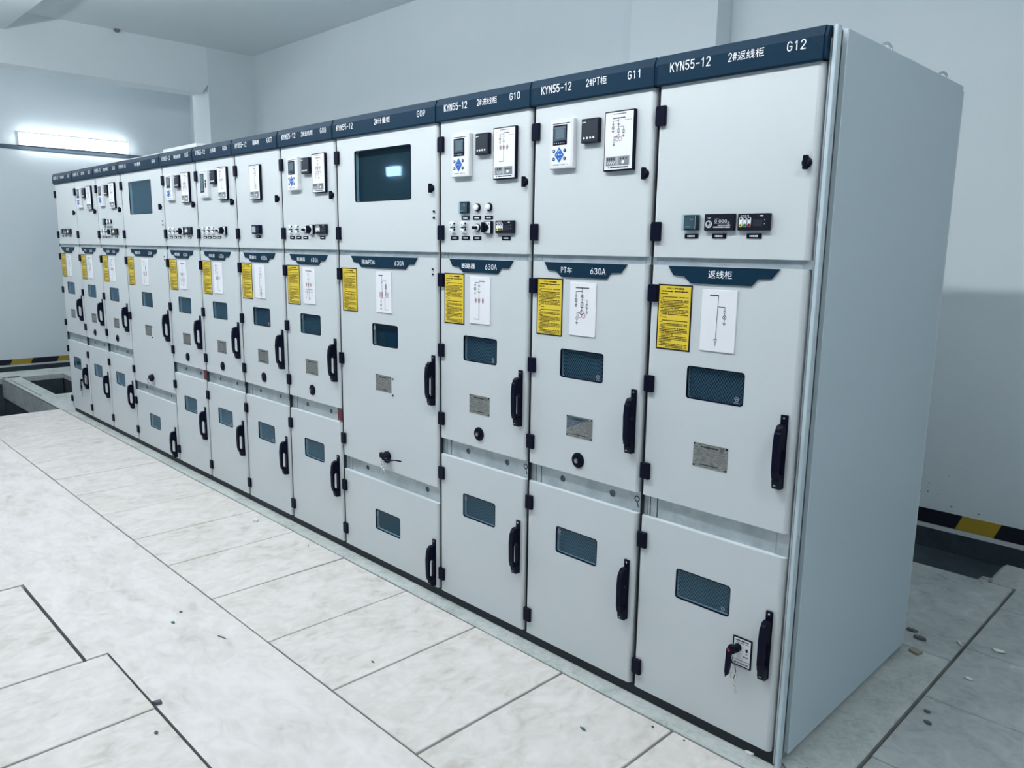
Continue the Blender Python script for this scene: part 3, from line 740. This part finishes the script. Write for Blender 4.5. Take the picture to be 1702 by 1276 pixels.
def cabinet(i):
    code, title, crest, kind, label = SPEC[i]
    x0 = BX[i]; w = BX[i+1]-x0; wide = kind == 'meter'; last = i == 11; big = i >= 9
    R = O('switchgear_cabinet', None, None, (x0, 0, 0), label=label, category='cabinet', group='switchgear cabinets standing in the row')
    O('cabinet_body', body_mesh(w, last), R)
    hd = O('header', header_mesh(w), R)
    def letter(txt, x0_, x1_, z0_, z1_, y_, par):
        q = MB(); sign_text(q, txt, x0_, x1_, z0_, z1_, y_, 'print_white'); O('lettering', q.mesh('lettering'), par)
    y = -.0147
    if wide:
        letter('KYN55-12', .036, .186, 2.240, 2.267, y, hd); letter(title, .365, .492, 2.240, 2.265, y, hd); letter(code, w-.135, w-.073, 2.240, 2.266, y, hd)
    else:
        letter('KYN55-12', .052, .204, 2.242, 2.270, y, hd)
        c0, c1 = (.262, .382) if '返' in title or '出' in title or '进' in title else (.270, .365)
        if '#' not in title: c0, c1 = .280, .360
        letter(title, c0, c1, 2.243, 2.268, y, hd); letter(code, w-.118, w-.057, 2.243, 2.269, y, hd)
    O('vent_holes', vent_mesh(w), hd)
    d1 = w-.008
    # ---- upper door
    dx = (w-.829) if wide else (w-.571)
    def dkey(n): return ('door', n, round(w, 4))
    if wide: ud = O('upper_door', shared(dkey('uw'), 'upper_door', lambda b: door(b, .003, d1, ZUB, ZUT, [rrect(.172, .630, 1.888, 2.134, .011)])), R)
    else: ud = O('upper_door', shared(dkey('u'), 'upper_door', lambda b: door(b, .003, d1, ZUB, ZUT)), R)
    O('hinge', hinge_mesh('u'), ud, (.004, 0, 2.080)); O('hinge', hinge_mesh('u'), ud, (.004, 0, 1.705))
    O('latch_knob', knob_mesh(), ud, ((.783 if wide else .535)+dx, 0, 1.931))
    if wide:
        for n, me in window_meshes(.458, .246, None, False): 
            if n != 'window_box': O(n, me, ud, (.172, 0, 1.888))
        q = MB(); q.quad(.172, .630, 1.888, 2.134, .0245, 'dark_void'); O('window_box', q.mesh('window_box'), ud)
        for z in (1.83, 1.803): q = MB(); q.cyl(0, 0, [(.005, 0), (.005, -.006)], 'black', 10); O('screw', q.mesh('screw'), ud, (.797+dx, 0, z))
    def dev(name, meshes, x, z):
        r = O(name, meshes[0], R, (x, 0, z))
        for me in meshes[1:]: O(me.name.split('.')[0], me, r)
        return r
    if kind in ('in', 'pt', 'out', 'tie'):
        dev('protection_relay', relay_meshes(2 if kind == 'tie' else 1), .105, 1.968)
        dev('power_meter', meter_meshes(), .258, 2.050)
        dev('mimic_panel', mimic_meshes(kind), .362, 1.946)
    if kind == 'iso': dev('mimic_panel', mimic_meshes(kind), .219, 1.932); dev('display_unit', [shared('mini', 'display_unit', lambda b: (b.box(0, .098, -.020, 0, 0, .052, 'black', .002), b.quad(.006, .05, .008, .044, -.0205, 'print_grey'), b.quad(.054, .09, .012, .04, -.0205, 'navy')))], .230, 1.735); O('name_tag', tag_mesh(), R, (.252, 0, 1.712))
    if kind in ('in', 'out', 'tie'):
        zt = 1.757
        O('push_button_pair', pair_mesh(), R, (.102, 0, zt)); O('push_button_pair', pair_mesh(), R, (.175, 0, zt))
        if kind == 'tie': O('push_button_pair', pair_mesh(), R, (.245, 0, zt)); O('selector_switch', selector_mesh(), R, (.320, 0, zt)); O('cam_switch', cam_mesh(), R, (.415, 0, zt)); tags = (.085, .155, .225, .300)
        else:
            O('selector_switch', selector_mesh(), R, (.258, 0, zt)); O('cam_switch', cam_mesh(), R, (.328, 0, zt)); dev('voltage_indicator', indicator_meshes(), .376, 1.733); tags = (.085, .157, .230, .405)
        for x in tags: O('name_tag', tag_mesh(), R, (x, 0, 1.7065))
    if kind == 'in':
        dev('controller', controller_mesh(), .147, 1.815); O('indicator_lamp', lamp_mesh(), R, (.258, 0, 1.840)); O('indicator_lamp', lamp_mesh(), R, (.330, 0, 1.840))
        for x in (.155, .228, .300): O('name_tag', tag_mesh(), R, (x, 0, 1.790))
    if kind == 'return':
        dev('controller', controller_mesh(), .127, 1.739); O('counter_display', counter_mesh(), R, (.210, 0, 1.739)); dev('voltage_indicator', indicator_meshes(), .328, 1.739)
        for x in (.133, .235, .356): O('name_tag', tag_mesh(), R, (x, 0, 1.7145))
    # ---- middle door
    wx = .301 if wide else .168
    hole = rrect(wx, wx+.213, 1.184, 1.295, .011)
    zmb, zlt = (WMB, WLT) if wide else (ZMB, ZLT)
    md = O('middle_door', shared(dkey('m'), 'middle_door', lambda b: door(b, .003, d1, zmb, ZMT, [hole])), R)
    for z in ((1.500, 1.057, .620) if wide else (1.500, 1.184, .867)): O('hinge', hinge_mesh('m'), md, (.004, 0, z))
    put_window(md, wx, wx+.213, 1.184, 1.295, 'br' if i in (6, 9, 10, 11) else 'tl', not wide)
    c0, c1 = (.130, .675) if wide else (.077, .474)
    cr = O('title_plate', crest_mesh(c0, c1), md)
    y = -.0055
    if kind == 'return': letter(crest, .230, .318, 1.588, 1.612, y, cr)
    elif wide: letter(crest, .226, .342, 1.584, 1.605, y, cr); letter('630A', .500, .577, 1.584, 1.606, y, cr)
    else:
        a0, a1 = (.164, .222) if kind == 'pt' else (.160, .247)
        letter(crest, a0, a1, 1.585, 1.606, y, cr); letter('630A', .308, .382, 1.584, 1.606, y, cr)
    O('operating_notice', notice_mesh(), md, (.0385, 0, 1.340), label='yellow printed notice with black border')
    O('diagram_card', card_mesh(kind), md, ((.342 if wide else .212)+0, 0, 1.352))
    hm = handle_mesh()
    O('handle', hm, md, ((.777 if wide else .515)+dx, 0, .949))
    O('nameplate', nameplate_mesh(i == 10), md, (.326 if wide else .210, 0, .957))
    if wide:
        for z in (1.030, .948, 1.575, 1.552): q = MB(); q.cyl(0, 0, [(.004, 0), (.004, -.005)], 'black', 8); O('screw', q.mesh('screw'), md, ((.470 if z < 1.2 else .787)+(dx if z > 1.2 else 0), 0, z))
        # cam lock with keys and, on G09, a stiff cable tail
        lk = O('cam_lock', shared('lock', 'cam_lock', lambda b: (b.cyl(0, 0, [(.026, 0), (.026, -.012), (.018, -.03)], 'black', 18), b.box(-.048, -.020, -.022, -.004, -.014, .014, 'black', .004), b.box(.008, .040, -.034, -.01, -.026, .002, 'black', .006))), md, (.418, 0, .628))
        if i == 8:
            q = MB(); q.tube([(.030, -.03, -.012), (.08, -.045, .0), (.14, -.06, .018), (.21, -.075, .030)], .0035, 'black', 6); O('cable_tail', q.mesh('cable_tail'), md, (.418, 0, .628))
            keyring(md, .428, .598, -.04, 2)
        else: keyring(md, .385, .610, -.03, 1)
    elif kind != 'return': O('racking_port', port_mesh(), md, (.274, 0, .868))
    # ---- rail between the doors
    hs = (.205, .711) if wide else ((.178, .430) if kind != 'return' else ())
    rp = O('rail_panel', strip_mesh(w, zlt, zmb, hs), R)
    if i in (4, 7): q = MB(); q.box(w-.050, w-.006, .004, .020, zlt+.012, zmb-.004, 'red_brown', .002); O('red_block', q.mesh('red_block'), R, label='dark red plastic block in the rail')
    # ---- lower door
    wz = .212 if wide else .463
    hole = rrect(wx, wx+.213, wz, wz+.110, .011)
    ld = O('lower_door', shared(dkey('l'), 'lower_door', lambda b: door(b, .003, d1, ZB, zlt, [hole])), R)
    for z in ((.357, .110) if wide else (.607, .107)): O('hinge', hinge_mesh('l'), ld, (.004, 0, z))
    put_window(ld, wx, wx+.213, wz, wz+.110, 'br' if i in (4, 5, 6, 11) else 'tl', not wide)
    O('handle', hm, ld, ((.777 if wide else .515)+dx, 0, .058 if wide else .305))
    if kind == 'return':
        lx = .405+dx*.6
        def kp(b):
            b.box(0, .070, -.003, 0, 0, .104, 'black', .001); b.quad(.005, .065, .005, .099, -.0034, 'card_white'); r = random.Random(2)
            dashes(b, .010, .060, .092, .006, -.0038, 'ink', r, 1); dashes(b, .010, .060, .084, .003, -.0038, 'ink_grey', r, 1); dashes(b, .008, .060, .012, .007, -.0038, 'ink_grey', r, 1); b.quad(.005, .065, .022, .0235, -.0038, 'ink')
            b.quad(.048, .056, .058, .070, -.0038, 'ink'); b.quad(.040, .058, .038, .041, -.0038, 'ink'); b.quad(.048, .056, .050, .053, -.0038, 'ink_grey')
        O('lock_plate', shared('kp', 'lock_plate', kp), ld, (lx, 0, .308))
        def lv(b):
            b.cyl(.020, .066, [(.014, -.003), (.013, -.022), (.009, -.026)], 'black', 16)
            b.prism_xz(-.034, -.020, [(-.006, .060), (.002, .078), (.022, .078), (.030, .066), (.022, .052), (.012, .050), (.008, .0), (.004, -.030), (-.004, -.040), (-.008, -.020)], 'black')
            b.disc(.003, .060, .0055, -.0345, 'red', 10)
        O('lock_lever', shared('lv', 'lock_lever', lv), ld, (lx, 0, .308), label='black lever with a red button')
        q = MB(); n = 14
        q.tube([(lx+.026+.010*cos(2*pi*k/n), -.032, .348+.018*sin(2*pi*k/n)) for k in range(n)], .0011, 'steel', 5, True)
        q.tube([(lx+.026, -.032, .332), (lx+.033, -.033, .305), (lx+.028, -.033, .275)], .0013, 'ink', 5); O('key_ring', q.mesh('key_ring'), ld)
        keyring(ld, lx+.026, .283, -.033, 1)
    if last:
        q = MB()
        q.box(w+.0005, w+.0058, .008, .026, .012, ZUT+.06, 'zinc', .001)
        O('edge_strip', q.mesh('edge_strip'), R)
        q = MB(); q.box(w+.008, w+.021, .004, .030, .0, 2.300, 'side_paint', .002); q.box(w+.0042, w+.006, .030, .067, .01, 2.298, 'abs_grey'); O('corner_post', q.mesh('corner_post'), R)  # grey strip stands for the shade in the recess beside the post
        q = MB(); q.box(w+.0065, w+.0235, .0675, 1.130, .028, 2.300, 'side_paint', .002); O('side_panel', q.mesh('side_panel'), R, label='plain grey-blue sheet metal side panel')
        q = MB(); q.box(.02, w+.020, 1.1305, 1.156, .02, 2.285, 'paint', .003); O('rear_panel', q.mesh('rear_panel'), R)
        for z in (.4, .8, 1.2, 1.6, 2.0): q = MB(); q.box(w+.0208, w+.0222, .012, .018, z, z+.006, 'zinc'); O('rivet', q.mesh('rivet'), R)
        for yy in (.488, 1.05):
            q = MB(); n = 14
            q.cyl(0, 0, [(.018, .01), (.018, 0)], 'steel', 10)
            q2 = MB(); q2.tube([(0, .019*cos(2*pi*k/n), .026+.019*sin(2*pi*k/n)) for k in range(n)], .0048, 'steel', 8, True); q2.box(-.009, .009, -.009, .009, 0, .008, 'steel', .002)
            o = O('lifting_eye', q2.mesh('lifting_eye'), R, (w-.030, yy, 2.299), label='steel lifting eye on the roof'); o.rotation_euler = (0, 0, radians(-35))
    # roof plate that shows as a thin pale line above the header
    zr = {3: 2.312, 4: 2.330, 2: 2.310, 1: 2.308, 0: 2.306}.get(i, 2.3035)
    q = MB(); q.box(.003, w-.003, .02, 1.12, 2.2985, zr, 'paint'); O('roof_plate', q.mesh('roof_plate'), R)
for i in range(12): cabinet(i)

# ------------------------------------------------------------------ small litter on the floor
def litter(name, loc, label, cat, mat, size, n=6, flat=.3, seed=1, rot=0.):
    r = random.Random(seed); q = MB(); P = []
    for k in range(n): a = 2*pi*k/n+r.uniform(-.3, .3); rr = r.uniform(.6, 1); P.append((size[0]*rr*cos(a), size[1]*rr*sin(a)))
    q.prism_xy(0, size[2], P, mat); o = O(name, q.mesh(name), None, (loc[0], loc[1], .001), label=label, category=cat); o.rotation_euler = (0, 0, rot); o['group'] = 'litter on the floor'
    return o
litter('stone_chip', (-1.735, -1.314), 'dark wedge-shaped chip stuck in the joint corner at lower left', 'rubble', 'rubble', (.022, .014, .012), 5, seed=3, rot=.8)
litter('leaf', (-2.324, -1.026), 'dark green dry leaf on the pale floor in the middle of the aisle', 'leaf', 'leaf_green', (.022, .010, .003), 5, seed=4)
litter('bottle_cap', (-2.406, -.961), 'small round greenish scrap beside the dark green leaf', 'scrap', 'leaf_green', (.012, .008, .003), 8, seed=5)
litter('plaster_chip', (-3.291, -.148), 'white crumpled plaster chip near the wide cabinet', 'rubble', 'plaster', (.024, .018, .014), 7, seed=6)
litter('leaf', (-1.436, -.569), 'small dark scrap on the cover plate in front of G10', 'leaf', 'leaf_green', (.016, .007, .002), 4, seed=7)
litter('leaf', (-.556, -.29), 'small curled dark leaf on the plate in front of G11', 'leaf', 'leaf_green', (.018, .008, .003), 4, seed=8)
litter('stone_chip', (-.39, -.10), 'tiny dark crumb on the plate before the nearest lower door', 'rubble', 'ink', (.008, .004, .002), 5, seed=9)
litter('stone_chip', (-.268, -.085), 'tiny black crumb just off the nearest joint corner', 'rubble', 'ink', (.006, .003, .002), 5, seed=10)
litter('pebble', (-1.562, -1.383), 'oval grey pebble below the wedge chip at lower left', 'rubble', 'rubble', (.010, .007, .004), 8, seed=11)
litter('nail', (-2.72, -.12), 'short dark nail lying by the near wide cabinet', 'nail', 'rubble', (.030, .003, .003), 4, seed=12, rot=-.6)
litter('twig', (-2.053, -.928), 'thin bent twig on the aisle floor right of the leaf', 'twig', 'rubble', (.035, .004, .003), 5, seed=13, rot=.3)
litter('wood_shim', (.078, 1.150), 'square tile shim at the rear corner of the nearest cabinet', 'shim', 'wood', (.034, .034, .010), 4, seed=14, rot=.5)
litter('wood_stick', (.189, 1.371), 'small pale stick bridging the joint behind the end cabinet', 'stick', 'plaster', (.045, .007, .006), 4, seed=15, rot=2.2)
litter('rubble_chip', (.052, 1.29), 'dark broken chips by the rear corner of the nearest cabinet', 'rubble', 'rubble', (.035, .018, .010), 7, seed=16)
litter('rubble_chip', (.0, 1.345), 'dark crumbs against the back edge of the nearest cabinet', 'rubble', 'rubble', (.030, .014, .008), 6, seed=17)
litter('stone_chip', (.285, .647), 'flat oval dark chip on the right-hand cover plate', 'rubble', 'rubble', (.018, .010, .005), 8, seed=18)
litter('stone_chip', (.261, .717), 'small curled chip behind the flat oval one', 'rubble', 'rubble', (.014, .008, .006), 5, seed=19)
litter('plaster_chip', (.326, 1.426), 'white plaster smear on the plate beside the end cabinet', 'rubble', 'plaster', (.03, .016, .003), 7, seed=20)
litter('plaster_chip', (.301, 1.086), 'white plaster crumb nearer than the smear at right', 'rubble', 'plaster', (.02, .012, .003), 6, seed=21)
litter('plaster_chip', (-.075, .012), 'broken pale plaster lump under the nearest lower door', 'rubble', 'plaster', (.022, .012, .008), 6, seed=22)
litter('mortar_patch', (.06, .055), 'flat loose mortar piece at the near foot of the side panel', 'rubble', 'kerb_concrete', (.045, .07, .008), 4, seed=23, rot=.3)
